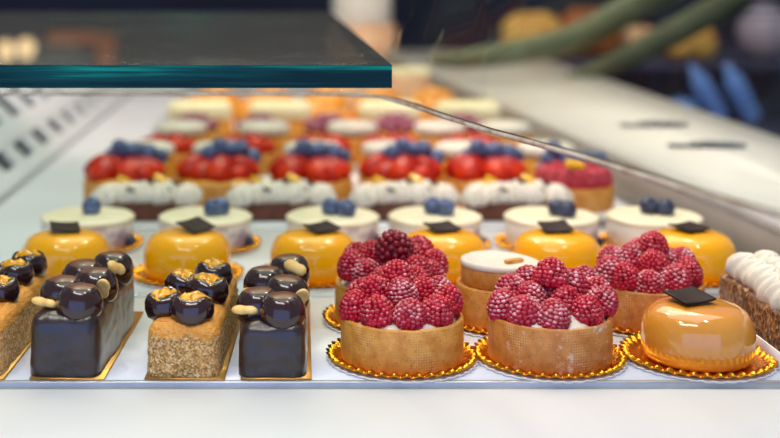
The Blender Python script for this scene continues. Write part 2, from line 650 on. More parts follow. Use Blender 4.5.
raspberry_tart('raspberry tart behind the front one with a hollow dark berry on top', 390, sd,
    [(351, 267, -.012), (365, 275, -.02), (394, 277, -.024), (418, 272, -.022), (432, 276, -.014), (436, 264, .002), (371, 256, .0), (392, 260, -.006), (408, 258, .0), (421, 252, .012), (389, 243, .0), (356, 258, .014), (400, 252, .02)],
    'crust', ['rasp', 'raspsugar', 'rasp'], seed=17, hollow=10)
fluted_board('gold fluted cake board under the raspberry tart at the right of the second row', ((646.5 - VX) * sd / F, sd, 1), r=.038, rz=.2)
raspberry_tart('raspberry tart standing behind the caramel dome at the right', 646.5, sd,
    [(608, 273, -.012), (624, 278, -.02), (649, 285, -.026), (676, 281, -.02), (689, 273, -.008), (611, 262, .006), (631, 259, .004), (654, 266, -.008), (671, 264, .004), (684, 262, .016), (653, 247, .004), (640, 254, .016)],
    'crustsugar', ['raspsugar', 'rasp', 'raspsugar'], seed=23)

# white topped tart -----------------------------------------------------------
wd = .845
wx = (500 - VX) * wd / F
fluted_board('gold fluted cake board under the white topped tart between the raspberry tarts', (wx, wd, 1), r=.0305, rz=.1)
wt = thing('cream_tart', 'two tier tart with a flat white cream top between the raspberry tarts', 'tart', (wx, wd, 1 + BT))
link('crust', mesh('crust', lathe(shell_profile(.0295, .027), 80, wobble), 'crust'), wt)
link('filling', mesh('filling', lathe([(0, .006), (.0258, .006), (.0258, .0262), (0, .0268)], 48), 'custard'), wt)
link('upper_ring', mesh('upper_ring', lathe([(0, .0268), (.0255, .0268), (.026, .0275), (.026, .038), (.0254, .0388), (0, .0388)], 64, wobble), 'crust'), wt)
spiral = lambda i, a: (0, .0011 * math.sin(a + i * 1.3) if 3 <= i <= 5 else 0)
link('cream_top', mesh('cream_top', lathe([(0, .0387), (.0262, .0387), (.0268, .0398), (.0262, .0418), (.0235, .0422), (.0205, .0405), (.012, .0402), (0, .0402)], 64, spiral), 'cream'), wt)
link('biscuit_curl', mesh('biscuit_curl', rbox(.014, .005, .003, .0012, 4), 'crust'), wt, (.009, -.002, .04), (0, 0, .5))

# chocolate and crumb slices -----------------------------------------------------
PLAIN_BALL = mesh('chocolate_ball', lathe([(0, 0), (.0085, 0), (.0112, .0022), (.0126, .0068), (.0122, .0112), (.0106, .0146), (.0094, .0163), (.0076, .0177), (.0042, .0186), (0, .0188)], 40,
                  lambda i, a: (noise.noise(Vector((math.cos(a), math.sin(a), i * .5))) * .0004, 0), mats=[0, 0, 0, 0, 0, 0, 0, 1, 1]), ['chocball', 'chocsheen'])
OPEN_BALL = mesh('chocolate_ball', lathe([(0, 0), (.0085, 0), (.0114, .0022), (.0127, .0066), (.0122, .011), (.0104, .0142), (.0088, .0153), (.0078, .0146), (.006, .0118), (0, .011)], 40,
                 lambda i, a: (noise.noise(Vector((math.cos(a), math.sin(a), i * .5))) * .0005, .0009 * math.sin(3 * a + 1) if i in (5, 6) else 0)), 'chocball')
def jelly_mesh():
    bm = bmesh.new()
    ball(bm, (0, 0, 0), 1, 4)
    for v in bm.verts:
        p = v.co.copy()
        k = 1 + .3 * noise.noise(p * 1.6 + Vector((3, 1, 7))) + .16 * noise.noise(p * 4)
        v.co = Vector((p.x * .0096 * k, p.y * .0088 * k, .0132 + p.z * .0036 * (1 + .8 * noise.noise(p * 2.5))))
    return mesh('orange_jelly', bm, 'jelly')
JELLY = jelly_mesh()
def peanut_mesh():
    bm = bmesh.new()
    n = 14
    prof = []
    for i in range(n + 1):
        t = i / n
        x = -.0075 + .015 * t
        r = .0042 * math.sqrt(max(0, 1 - (2 * t - 1) ** 2)) * (1 - .22 * math.exp(-((t - .55) / .16) ** 2))
        prof.append((max(r, 0), x))
    g = lathe(prof, 20, uv=False)
    for v in g.verts:
        v.co = Vector((v.co.z, v.co.x, max(v.co.y * .7, -.0008)))
    return mesh('peanut_half', g, 'nut')
PEANUT = peanut_mesh()


def slice_board(label, x0, y0, x1, y1, w, m='goldflat'):
    """flat gold card under a slice, from (x0, y0) to (x1, y1) along its middle"""
    L = math.hypot(x1 - x0, y1 - y0)
    a = math.atan2(y1 - y0, x1 - x0) - PI / 2
    t = thing('cake_board', label, 'cake board', ((x0 + x1) / 2, (y0 + y1) / 2, 1), a, 'rectangular cake boards')
    link('card', mesh('card', bbox(-w / 2, w / 2, -L / 2, L / 2, 0, .0013, .0004, 1), m), t)
    return t, a


def cake_slice(name, label, x0, y0, x1, y1, w, h, body_m, balls, nuts, open_ball=False, amp=.0003, n=16, seed=0):
    L = math.hypot(x1 - x0, y1 - y0)
    a = math.atan2(y1 - y0, x1 - x0) - PI / 2
    t = thing(name, label, 'cake slice', ((x0 + x1) / 2, (y0 + y1) / 2, 1 + BT), a, 'long cake slices on the front tray')
    bm = rbox(w, L, h + .008, .008, n, amp, 480 if open_ball else 160, seed)
    for v in bm.verts:
        v.co.z = max(v.co.z - .008, 0)               # slightly pressed seam halfway along
        s = math.exp(-((v.co.y - L * .12) / .0022) ** 2)
        v.co.x *= 1 - .05 * s
        v.co.z -= .0012 * s * (v.co.z / h)
        v.co.x *= 1.03 - .05 * v.co.z / h
    link('sponge', mesh('sponge', bm, body_m), t)
    if open_ball:
        link('glaze', mesh('glaze', rbox(w * .7, L * .92, .003, .0014, 14, .0004, 150, seed + 3), 'glaze'), t, (0, 0, h - .0026), label='shiny apricot coloured glaze on top')
    for (u, v, s) in balls:
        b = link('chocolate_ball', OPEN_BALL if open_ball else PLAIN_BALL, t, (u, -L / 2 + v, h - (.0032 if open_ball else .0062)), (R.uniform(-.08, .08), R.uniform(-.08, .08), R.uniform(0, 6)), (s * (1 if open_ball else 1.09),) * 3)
        if open_ball:
            link('orange_jelly', JELLY, b, (0, 0, 0), label='glossy orange jelly')
    for (u, v, z, rx, ry, rz) in nuts:
        link('peanut_half', PEANUT, t, (u, -L / 2 + v, h + z), (rx, ry, rz), (1.12, 1.15, 1.15))
    return t


def X(px, d):
    return (px - VX) * d / F


# leftmost crumb slice (cut by the frame)
slice_board('flat gold cake board under the crumb slice at the far left edge', -.186, .728, -.18, .895, .047)
cake_slice('crumb_slice', 'crumb coated cake slice at the far left edge of the tray', -.186, .7295, -.181, .868, .042, .033, 'crumb',
           [(-.006, .018, 1), (.008, .05, 1), (-.008, .078, 1), (.007, .092, 1), (.009, .118, 1.02)], [], True, .0007, 46, 2)
# chocolate slice, second from left
slice_board('flat gold cake board under the glossy chocolate slice second from the left', -.126, .7275, -.119, .872, .044)
cake_slice('chocolate_slice', 'dark chocolate slice on the left between two crumb coated slices', -.1285, .7285, -.1205, .85, .041, .0365, 'choc',
           [(.0065, .014, 1.02), (-.0075, .032, 1.02), (.009, .05, 1.06), (-.004, .073, 1.04), (.0095, .095, 1.06)],
           [(-.014, .012, .0035, .1, .3, .5), (.0175, .03, .008, .5, .9, 1.9), (.0165, .075, .01, .9, .4, 1.0), (-.012, .055, .004, .2, .2, 1.0)], False, .0006, 30, 5)
# crumb slice in the middle
slice_board('flat gold cake board under the crumb slice between the two chocolate slices', -.0575, .7275, -.0495, .9, .047)
cake_slice('crumb_slice', 'crumb coated cake slice between the two dark chocolate slices', -.059, .7285, -.0515, .862, .042, .0315, 'crumb',
           [(.0045, .013, 1.04), (-.0125, .024, 1.0), (.008, .056, 1.08), (-.009, .072, 1.0), (.007, .1, 1.02)], [], True, .0007, 46, 8)
# chocolate slice, right
slice_board('flat gold cake board under the chocolate slice beside the front raspberry tart', -.004, .7275, -.0015, .903, .0415)
cake_slice('chocolate_slice', 'dark chocolate slice with peanuts left of the front raspberry tart', -.0065, .7285, -.003, .878, .0395, .0312, 'choc',
           [(.006, .014, 1.02), (-.0085, .027, 1.0), (.007, .052, 1.06), (-.0065, .076, 1.06), (.0085, .11, 1.06)],
           [(-.0165, .012, .0045, .1, .1, .3), (.0165, .03, .007, .5, .9, 2.2), (.0125, .084, .013, .7, .3, -.5), (-.013, .05, .005, .1, .2, .4)], False, .0006, 30, 9)

# nut slice with cream shells at the right edge
wb, _a = slice_board('white card board with a raised side flap under the nut slice', .322, .732, .3215, .876, .05, 'paper')
link('side_flap', mesh('side_flap', bbox(-.0262, -.0252, -.07, .068, 0, .011, .0003, 1), 'paper'), wb)
ns = thing('cream_slice', 'nut crunch slice topped with piped white cream at the right edge', 'cake slice', (.322, .802, 1 + BT), 0, 'long cake slices on the front tray')
link('nut_base', mesh('nut_base', rbox(.042, .124, .0285, .003, 30, .0012, 220, 12), 'nutbase'), ns)


def shell_mesh(r, h, m='cream', lobes=7, depth=.1):
    prof = [(0, 0), (r * .8, 0), (r, h * .18), (r * 1.0, h * .36), (r * .84, h * .6), (r * .55, h * .82), (r * .22, h * .97), (0, h)]
    return mesh('piped_cream', lathe(prof, 48, lambda i, a: (r * depth * math.cos(lobes * a) * (1 if 1 < i < 6 else .4), 0), uv=False), m)


SHELL = shell_mesh(.0128, .02, 'cream', 8, .09)
for k in range(6):
    for s in (-1, 1):
        link('piped_cream', SHELL, ns, (s * .0085 + R.uniform(-.001, .001), .049 - k * .0185 + (0.006 if s > 0 else 0), .0265), (.35, R.uniform(-.15, .15), R.uniform(0, 1)), (.92, 1.15, 1.0))

# orange domes ------------------------------------------------------------------
DOMEP = [(0, 0), (.029, 0), (.0318, .001), (.0332, .0045), (.034, .012), (.0337, .0185), (.032, .0248), (.0285, .0298), (.0235, .0326), (.0165, .0338), (.008, .0341), (0, .0341)]
DOME = {k: mesh('glazed_mousse', lathe(DOMEP, 72, uv=False), k) for k in ('caramel', 'mango')}
def plaque_mesh():
    bm = rbox(.021, .021, .0014, .0005, 8)
    for v in bm.verts:
        v.co.z += .0012 * (v.co.x / .012) ** 2 - .0012 * (v.co.y / .012)
    return mesh('chocolate_plaque', bm, 'plaque')
PLAQUE = plaque_mesh()


def dome(label, x, d, kind, prz, ptilt=(.0, .0), poff=(0, 0), s=1.0):
    t = thing('mousse_dome', label, 'mousse cake', (x, d, 1 + BT), 0, 'orange glazed mousse domes')
    link('glazed_mousse', DOME[kind], t, scale=(s,) * 3)
    link('chocolate_plaque', PLAQUE, t, (poff[0], poff[1], .0345 * s + abs(ptilt[0]) * .009), (ptilt[0], ptilt[1], prz), (1.08,) * 3, label='dark chocolate square')
    return t


fluted_board('gold fluted cake board under the caramel dome at the front right', (X(697.5, fd), fd, 1), rz=.05)
dome('glossy caramel dome with a chocolate square at the front right', X(697.5, fd), fd, 'caramel', .35, (.2, -.04), (-.005, .001))
dx = [-.169, -.0745, .024, .125, .213, .318]
ordn = ['leftmost', 'second from the left', 'third from the left', 'fourth from the left', 'fifth from the left', 'rightmost']
prz = [.25, .75, .5, .35, .1, .45]
for k, x in enumerate(dx):
    dd = .972 + (.002 if k % 2 else 0)
    fluted_board('gold fluted cake board, %s in the row under the bright orange domes' % ordn[k], (x, dd, 1), .036, k * .4)
    dome('bright orange mousse dome, %s in the row behind the front tray' % ordn[k], x, dd, 'mango', prz[k], (R.uniform(.16, .32), R.uniform(-.1, .1)), (.006 if k in (1, 2) else -.001, .002))

# cheesecakes ----------------------------------------------------------------
def blueberry_mesh(m, r=.0078):
    prof = [(0, -r)]
    for i in range(1, 13):
        a = -PI / 2 + i * (PI * .86) / 12
        prof.append((r * math.cos(a), r * math.sin(a)))
    prof += [(r * .3, r * .84), (r * .24, r * .72), (0, r * .68)]
    return mesh('blueberry', lathe(prof, 24, lambda i, a: (r * .07 * math.cos(5 * a), 0) if i in (12, 13) else (0, 0), uv=False), m)
BB = blueberry_mesh('blue')
BBD = blueberry_mesh('darkblue')
cr = .0395
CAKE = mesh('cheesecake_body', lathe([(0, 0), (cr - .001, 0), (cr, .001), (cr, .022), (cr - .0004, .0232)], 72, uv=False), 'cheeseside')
CTOP = mesh('ivory_topping', lathe([(cr - .0005, .022), (cr + .0008, .0225), (cr + .001, .0248), (cr - .0008, .0262), (cr - .004, .0265), (cr * .5, .0268), (0, .0267)], 72,
            lambda i, a: (.0004 * math.sin(5 * a + i), .0003 * math.sin(4 * a)), uv=False), 'ivory')
cx = [-.169, -.0672, .0425, .131, .2315, .3205]
bspec = [[(.006, .012)], [(.010, .004), (.016, .010)], [(.002, .010), (.015, .002)], [(.002, .012), (.012, .005)], [(.008, .004), (.014, -.004)], [(.000, .012), (.012, .006)]]
ctxt = ['one blueberry on top', 'blueberries on top', 'two blueberries on top', 'two blueberries on top', 'dark blueberries on top', 'two dark blueberries on top']
for k, x in enumerate(cx):
    d = 1.08
    fluted_board('gold fluted cake board, %s in the row under the ivory cheesecakes' % ordn[k], (x, d, 1), .0405, k * .3, 'gold boards under cheesecakes')
    t = thing('cheesecake', 'round ivory cheesecake with %s, %s in its row' % (ctxt[k], ordn[k]), 'cheesecake', (x, d, 1 + BT), 0, 'ivory cheesecakes behind the domes')
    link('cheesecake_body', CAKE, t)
    link('ivory_topping', CTOP, t)
    for (u, v) in bspec[k]:
        link('blueberry', BBD if k > 3 else BB, t, (u - .003, v - .008, .0325), (R.uniform(.3, 1.2), R.uniform(-.6, .6), R.uniform(0, 6)), (1.08,) * 3)
    for q in range(2):
        link('blueberry', BBD, t, (.0385 - .001 * q, -.014 + .011 * q, .006), (R.uniform(0, 2), 1, 0), (.55,) * 3, label='dark berry set into the side')

# cream topped chocolate fingers ------------------------------------------------
ROS = shell_mesh(.0135, .023, 'cream', 6, .17)
fp = thing('cream_finger', '', 'pastry', (0, 0, 0), 0, 'cream topped chocolate fingers')
link('chocolate_base', mesh('chocolate_base', rbox(.088, .034, .018, .002, 6), 'brownie'), fp)
rr = random.Random(2)
for k in range(5):
    for s in (0, 1):
        link('piped_cream', ROS, fp, (-.038 + k * .019 + rr.uniform(-.002, .002) + s * .004, -.008 + s * .015, .0165), (rr.uniform(-.2, .2), rr.uniform(-.2, .2), rr.uniform(0, 1)), (1, 1, (1.0 - .12 * abs(k - 2)) * rr.uniform(.85, 1.0)))
CUBE = mesh('yellow_fruit', rbox(.014, .006, .005, .0015, 5), 'mangocube')
CHIP = mesh('chocolate_chip', rbox(.009, .005, .0015, .0006, 4), 'plaque')
for (u, v, z, m, rz) in ((-.022, .004, .034, CUBE, .6), (.014, .006, .035, CUBE, -.5), (-.003, -.004, .036, CHIP, .9), (.03, -.002, .034, CHIP, .2), (-.034, -.008, .029, CHIP, 1.4), (.022, -.014, .03, CHIP, -.7), (-.012, -.015, .03, CHIP, .3), (.006, -.006, .036, CHIP, 2.0)):
    link('yellow_fruit' if m is CUBE else 'chocolate_chip', m, fp, (u, v, z), (.4, .4, rz))
fpx = [145, 279, 402, 514]
fo = ['leftmost', 'second from the left', 'third from the left', 'rightmost']
for k, px in enumerate(fpx):
    d = 1.203
    lab = 'chocolate finger piped with white cream, %s in its row' % fo[k]
    loc = (X(px, d), d, 1)
    if k == 0:
        fp.location = loc; fp['label'] = lab
        proto = fp
    else:
        dup(proto, lab, loc, R.uniform(-.04, .04))

# strawberry tarts ---------------------------------------------------------------
def strawberry_mesh():
    prof = [(0, 0), (.006, .0008), (.0105, .0035), (.0122, .0075), (.0112, .0135), (.0085, .0195), (.0048, .0245), (0, .0268)]
    return mesh('strawberry', lathe(prof, 24, uv=False), 'straw')
STRAW = strawberry_mesh()
SHELL_S = mesh('crust', lathe(shell_profile(.04, .024), 60, wobble), 'crust')
SHELL_S2 = None
FILL_S = mesh('custard', lathe([(0, .006), (.0362, .006), (.0362, .022), (.03, .025), (0, .028)], 40), 'custard')


def straw_tart(label, loc, seed, nblue=9, group='strawberry tarts'):
    q = random.Random(seed)
    t = thing('strawberry_tart', label, 'tart', loc, 0, group)
    link('crust', SHELL_S, t)
    link('custard', FILL_S, t)
    for k in range(7):
        a = PI + k * PI / 6 + q.uniform(-.1, .1) - .1
        link('strawberry', STRAW, t, (.033 * math.cos(a), .03 * math.sin(a) + .004, .0205 + q.uniform(-.002, .003)), (.95 + q.uniform(-.45, .35), q.uniform(-.4, .4), a + PI / 2 + PI + q.uniform(-.5, .5)), (q.uniform(1.08, 1.25),) * 3)
    for k in range(2):
        link('strawberry', STRAW, t, (-.012 + k * .02, .004, .027), (.5, 0, q.uniform(-.6, .6) + PI), (1.0, 1.0, .75))
    for k in range(nblue):
        row, c = divmod(k, 5)
        link('blueberry', BB, t, (-.014 + c * .011 + q.uniform(-.003, .003) + row * .005, .018 - row * .008 + q.uniform(-.005, .005), .0415 + row * .0085 + q.uniform(-.003, .003)), (q.uniform(0, 3), q.uniform(0, 3), 0), (q.uniform(.95, 1.15),) * 3)
    return t


SX = [-.162, -.067, .029, .121, .21]
sl = ['leftmost', 'second from the left', 'third from the left', 'fourth from the left', 'fifth from the left']
stp = [straw_tart('strawberry tart with blueberries, %s behind the cream fingers' % sl[k], (SX[k], 1.285, 1), 30 + k, 9, 'strawberry tarts behind the cream fingers') for k in range(2)]
for k in range(2, 5):
    dup(stp[k % 2], 'strawberry tart with blueberries, %s behind the cream fingers' % sl[k], (SX[k], 1.285, 1), R.uniform(-.15, .15), 1.07)

for o in stp:
    o.scale = (1.07,) * 3
# raspberry and blueberry tart, far right of that row
t = thing('mixed_berry_tart', 'raspberry and blueberry tart at the right end of the strawberry tart row', 'tart', (.293, 1.262, 1), 0)
link('crust', SHELL_S, t)
link('custard', FILL_S, t)
for k in range(9):
    a = PI + k * PI / 8
    link('raspberry', RASP['rasp'][k % 3], t, (.027 * math.cos(a), .027 * math.sin(a), .022), (.2, 0, a), (1.05,) * 3)
for k in range(4):
    link('raspberry', RASP['rasp'][k % 3], t, (-.018 + k * .012, -.006, .026), (.2, 0, k), (1.05,) * 3)
for k in range(11):
    row, c = divmod(k, 5)
    link('blueberry', BB, t, (-.026 + c * .013 + row * .004, .016 + R.uniform(-.002, .002) - row * .004, .036 + row * .011), (R.uniform(0, 3), 0, 0), (1.05,) * 3)
link('yellow_fruit', CUBE, t, (-.006, -.026, .044), (.6, .2, .3), (1.4,) * 3)

# white disc tarts, two rows --------------------------------------------------------
DISC = mesh('cream_disc', lathe([(0, 0), (.026, 0), (.0295, .002), (.0305, .006), (.029, .0098), (.025, .0118), (.012, .0128), (0, .013)], 48,
            lambda i, a: (.0006 * math.sin(6 * a), 0), uv=False), 'cream')
RING = mesh('crust', lathe(shell_profile(.036, .03), 60, wobble), 'golden')
AMB = mesh('amber_jelly', lathe([(0, .006), (.0322, .006), (.0322, .028), (.029, .0315), (0, .032)], 40), 'amber')
dt = thing('cream_disc_tart', '', 'tart', (0, 0, 0), 0, 'golden tarts topped with white cream discs')
link('crust', RING, dt); link('amber_jelly', AMB, dt); link('cream_disc', DISC, dt, (0, 0, .034), (0, 0, 0), (1.06, 1.06, 1.1))
first = True
def place(proto, label, loc, rz=0, s=1.0, flag={}):
    if proto.name not in flag:
        flag[proto.name] = 1
        proto.location = loc; proto.rotation_euler = (0, 0, rz); proto['label'] = label
        return proto
    return dup(proto, label, loc, rz, s)
DX = [-.152, -.0685, .0325, .119, .2, .291]
for k, x in enumerate(DX):
    place(dt, 'golden tart topped with a white cream disc, %s in the nearer row' % ordn[k], (x, 1.385, 1), k * .5)
st2 = ['leftmost', 'second from the left', 'third from the left', 'fourth from the left', 'rightmost']
ste = straw_tart('', (-.137, 1.48, 1), 50, 0, 'strawberry tarts between the cream disc rows')
EX = [-.137, -.045, .045, .128, .222]
for k, x in enumerate(EX):
    place(ste, 'strawberry tart, %s between the two rows of white cream discs' % st2[k], (x, 1.48, 1), R.uniform(-.2, .2))
FX = [-.128, -.024, .087, .197, .279]
for k, x in enumerate(FX):
    dup(dt, 'golden tart topped with a white cream disc, %s in the farther row' % st2[k], (x, 1.572, 1), k * .7)
# mauve berry tarts
PB = mesh('mauve_berry', (lambda b: (ball(b, (0, 0, 0), .0095, 2), b)[1])(bmesh.new()), 'purple')
pt = thing('berry_tart', '', 'tart', (0, 0, 0), 0, 'mauve berry tarts')
link('crust', SHELL_S, pt); link('custard', FILL_S, pt)
for k in range(9):
    a = k * 2 * PI / 9
    link('mauve_berry', PB, pt, (.025 * math.cos(a), .025 * math.sin(a), .031), (0, 0, a))
for k in range(4):
    a = k * PI / 2
    link('mauve_berry', PB, pt, (.01 * math.cos(a), .01 * math.sin(a), .039), (0, 0, a))
for k, x in enumerate([-.12, -.03, .06, .15, .24]):
    place(pt, 'tart heaped with mauve berries, %s in its blurred row' % st2[k], (x, 1.668, 1), k)
# pale iced logs
lg = thing('iced_log', '', 'pastry', (0, 0, 0), 0, 'pale yellow iced logs')
link('pastry_log', mesh('pastry_log', rbox(.092, .046, .03, .012, 8), 'golden'), lg)
link('icing', mesh('icing', rbox(.09, .046, .026, .012, 8, .0006, 60), 'palelog'), lg, (0, 0, .027), label='pale lemon icing')
for k, x in enumerate([-.118, -.004, .15, .262]):
    place(lg, 'blurred log pastry with pale yellow icing, %s in its row' % fo[k], (x, 1.775, 1), R.uniform(-.05, .05))
bn = thing('golden_bun', '', 'pastry', (0, 0, 0), 0, 'golden buns at the far end')
link('bun', mesh('bun', lathe([(0, 0), (.032, 0), (.038, .006), (.0405, .016), (.037, .028), (.028, .037), (.014, .042), (0, .043)], 40, lambda i, a: (.001 * math.sin(5 * a), 0), uv=False), 'golden'), bn)
link('jam_spot', mesh('jam_spot', lathe([(0, .0415), (.016, .0405), (.015, .043), (0, .046)], 24, uv=False), 'amber'), bn)
dup(bn, 'golden bun standing between two pale iced logs', (.07, 1.775, 1), 0, .95)
bx = [-.13, -.04, .05, .14, .23]
for k, x in enumerate(bx):
    place(bn, 'blurred golden bun, %s in the row behind the iced logs' % st2[k], (x, 1.92, 1), k)
for k, x in enumerate([-.11, -.02, .07, .16, .25]):
    dup(bn, 'blurred golden bun, %s in the farthest row' % st2[k], (x, 2.08, 1), k * 2)['group'] = 'golden buns in the farthest row'
pc = thing('peach_cake', '', 'cake', (0, 0, 0), 0, 'peach coloured cakes at the far end')
link('cake_body', mesh('cake_body', rbox(.075, .06, .055, .008, 6), 'peach'), pc)
link('icing', mesh('icing', rbox(.077, .062, .012, .005, 6), 'palelog'), pc, (0, 0, .05))
place(pc, 'peach coloured square cake at the far end, just right of the glass shelf', (.225, 2.25, 1))
dup(pc, 'peach coloured square cake at the far end, under the glass shelf', (.1, 2.25, 1))

# ------------------------------------------------------------------ left vent grille
vg = thing('vent_grille', 'white slotted air vent sloping up along the left side of the case', 'vent', (-.325, 1.75, .985), 0)
vg.rotation_euler = (0, .75, 0)
link('recess', mesh('recess', bbox(-.155, -.004, -.72, .78, .004, .007, 0), 'dark'), vg, label='dark gap below the slats')
for s_, w in ((-.155, .024), (-.05, .03), (-.0, .02)):
    link('rail', mesh('rail', bbox(s_ - w / 2, s_ + w / 2, -.73, .79, .003, .02, .002), 'white'), vg)
SLAT = mesh('slat', bbox(-.15, -.005, -.025, .025, .0072, .018, .002), 'white')
for k in range(13):
    link('slat', SLAT, vg, (0, -.66 + k * .112, 0))

# ------------------------------------------------------------------ glass shelf and glass guard
zt, th = CZ - .057, .0138
bm = bmesh.new()
x0, x1, ys0, ys1 = -.62, .0654, .75, 1.7
v = box(bm, x0, x1, ys0, ys1, zt - th, zt)
for f in bm.faces:
    f.normal_update()
    f.material_index = 0 if abs(f.normal.z) > .5 else 1
sh = thing('glass_shelf', 'thick clear glass shelf with a deep teal front edge', 'shelf', (0, 0, 0))
link('glass_plate', mesh('glass_plate', bm, ['shelfglass', 'tealedge'], False), sh)
for yy in (.85, 1.6):
    bm = bmesh.new(); tube(bm, [(-.6, yy, .985), (-.6, yy, zt - th)], .009, 16)
    link('support_post', mesh('support_post', bm, 'steel'), sh)

plan = [(-.64, .985), (-.6, .985), (-.3, .985), (-.1, .985), (.0, .985), (.03, .983), (.055, .976), (.075, .962), (.094, .9015), (.109, .828), (.1255, .7577), (.141, .708), (.156, .657), (.17, .598), (.186, .53), (.1957, .496), (.206, .45)]
zb = CZ - .0988
tops = []
ztop_lo = zt - th - .0005
for i, (x, y) in enumerate(plan):
    k = max(0, min(1, (x - .085) / .045))
    k = k * k * (3 - 2 * k)
    tops.append(ztop_lo + k * .36)
def ribbon(z0s, z1s, th2):
    bm = bmesh.new()
    n = len(plan)
    L, Rr = [], []
    for i, (x, y) in enumerate(plan):
        a = Vector(plan[max(i - 1, 0)]); b = Vector(plan[min(i + 1, n - 1)])
        tn = (b - a).normalized(); nr = Vector((-tn.y, tn.x)) * th2 / 2
        L.append((bm.verts.new((x + nr.x, y + nr.y, z0s[i])), bm.verts.new((x + nr.x, y + nr.y, z1s[i]))))
        Rr.append((bm.verts.new((x - nr.x, y - nr.y, z0s[i])), bm.verts.new((x - nr.x, y - nr.y, z1s[i]))))
    for i in range(n - 1):
        bm.faces.new((L[i][0], L[i + 1][0], L[i + 1][1], L[i][1]))
        bm.faces.new((Rr[i + 1][0], Rr[i][0], Rr[i][1], Rr[i + 1][1]))
        bm.faces.new((L[i][1], L[i + 1][1], Rr[i + 1][1], Rr[i][1]))
        bm.faces.new((L[i + 1][0], L[i][0], Rr[i][0], Rr[i + 1][0]))
    for i in (0, n - 1):
        bm.faces.new((L[i][0], L[i][1], Rr[i][1], Rr[i][0]))
    return bm
gp = thing('glass_guard', 'thin clear glass guard with a bent polished lower rim', 'glass panel', (0, 0, 0))
link('pane', mesh('pane', ribbon([zb + .0026] * len(plan), tops, .0045), 'paneglass'), gp)
link('polished_rim', mesh('polished_rim', ribbon([zb] * len(plan), [zb + .0026] * len(plan), .005), 'paneedge'), gp, label='thin pale glinting rim')
bm = bmesh.new(); tube(bm, [(-.635, .985, .985), (-.635, .985, ztop_lo)], .008, 16)
link('clamp_post', mesh('clamp_post', bm, 'steel'), gp)

# ------------------------------------------------------------------ things on the white counter
def utensil(label, loc, rz, L):
    bm = bmesh.new()
    tube(bm, [(-L / 2, 0, .004), (-L * .2, .003, .004), (L * .25, .001, .0042), (L / 2, 0, .004)], [.0025, .004, .0035, .002], 10)
    t = thing('serving_knife', label, 'utensil', loc, rz)
    link('handle', mesh('handle', bm, 'utensil'), t)
    link('blade', mesh('blade', rbox(L * .55, .014, .002, .0008, 5), 'utensil'), t, (-L * .62, 0, .002))
    return t
utensil('dark slim serving knife on the white counter, farther from us', (.478, 1.57, 1.041), -.15, .06)
utensil('dark slim serving knife on the white counter, nearer to us', (.482, 1.385, 1.041), -.2, .06)

# ------------------------------------------------------------------ the blurred room behind
bd = 3.3
bz = CZ - 88 * bd / F
bc = thing('back_cabinet', 'dark navy cabinet in the blurred background at the right', 'cabinet', (0, 0, 0))
link('cabinet_body', mesh('cabinet_body', bbox(.66, 2.2, bd + .1, bd + .55, 0, bz - .02, .004), 'navy'), bc)
link('cabinet_top', mesh('cabinet_top', bbox(.62, 2.22, bd - .2, bd + .57, bz - .02, bz, .004), 'navy'), bc)
ll = thing('low_ledge', 'low dark navy ledge holding the blue bottles before the back cabinet', 'ledge', (0, 0, 0))
link('ledge_body', mesh('ledge_body', bbox(.66, 2.2, bd - .36, bd - .205, 0, bz - .14, .004), 'navy'), ll)
link('blue_panel', mesh('blue_panel', bbox(X(657, bd), X(692, bd), bd + .08, bd + .1, bz - .16, bz - .03, .002), 'teal_tag'), bc, label='deep teal panel on the cabinet front')
def loaf(label, px, d, w, l, h, m):
    t = thing('bread_loaf', label, 'bread', (X(px, d), d, bz), R.uniform(-.3, .3), 'bread on the back cabinet')
    bm = rbox(w, l, h, min(w, l, h) * .42, 10, .004, 30, R.random() * 5)
    link('crust', mesh('crust', bm, m), t)
    bm = bmesh.new()
    for k in (-1, 0, 1):
        tube(bm, [(k * w * .22 - w * .06, -l * .25, h * .97), (k * w * .22 + w * .06, l * .25, h * .97)], .004, 6)
    link('scoring', mesh('scoring', bm, 'bread'), t)
loaf('large yellow round loaf left on the dark back cabinet', 532, bd, .16, .14, .12, 'bread')
loaf('dark orange brown loaf beside the yellow loaf on the back cabinet', 590, bd + .1, .17, .13, .13, 'breaddark')
loaf('pale peach loaf between two darker loaves on the back cabinet', 640, bd + .16, .1, .1, .075, 'peach')
loaf('golden loaf at the right on the back cabinet', 688, bd - .05, .14, .1, .09, 'bread')
t = thing('patterned_vase', 'round pale vase with ring pattern at the right of the back cabinet', 'vase', (X(765, bd), bd, bz), 0)
link('body', mesh('body', lathe([(0, 0), (.03, 0), (.055, .02), (.072, .06), (.066, .1), (.04, .125), (.03, .135), (.034, .145), (.028, .145), (.024, .13), (0, .12)], 40, uv=False), 'patterned'), t)
BOTTLE = mesh('body', lathe([(0, 0), (.02, 0), (.022, .003), (.022, .085), (.018, .1), (.009, .112), (.008, .135), (0, .135)], 28, uv=False), 'bottle')
CAP = mesh('cap', lathe([(0, .133), (.0095, .133), (.0095, .148), (0, .148)], 20, uv=False), 'navy')
lz = bz - .14
for k, (px, lab, ry) in enumerate([(708, 'blue bottle leaning left of the other leaning bottle', -.5), (740, 'blue bottle leaning below the patterned vase', -.45)]):
    t = thing('blue_bottle', lab + ' in the background', 'bottle', (X(px, bd - .28) + .03, bd - .28, lz + .012), 0, 'blue bottles on the low ledge')
    link('body', BOTTLE, t, (0, 0, 0), (0, ry, 0), (1.1, 1.1, 1.15)); link('cap', CAP, t, (0, 0, 0), (0, ry, 0), (1.1, 1.1, 1.15))
t = thing('blue_jar', 'small round blue jar low at the left of the leaning bottles', 'jar', (X(682, bd - .28), bd - .28, lz), 0)
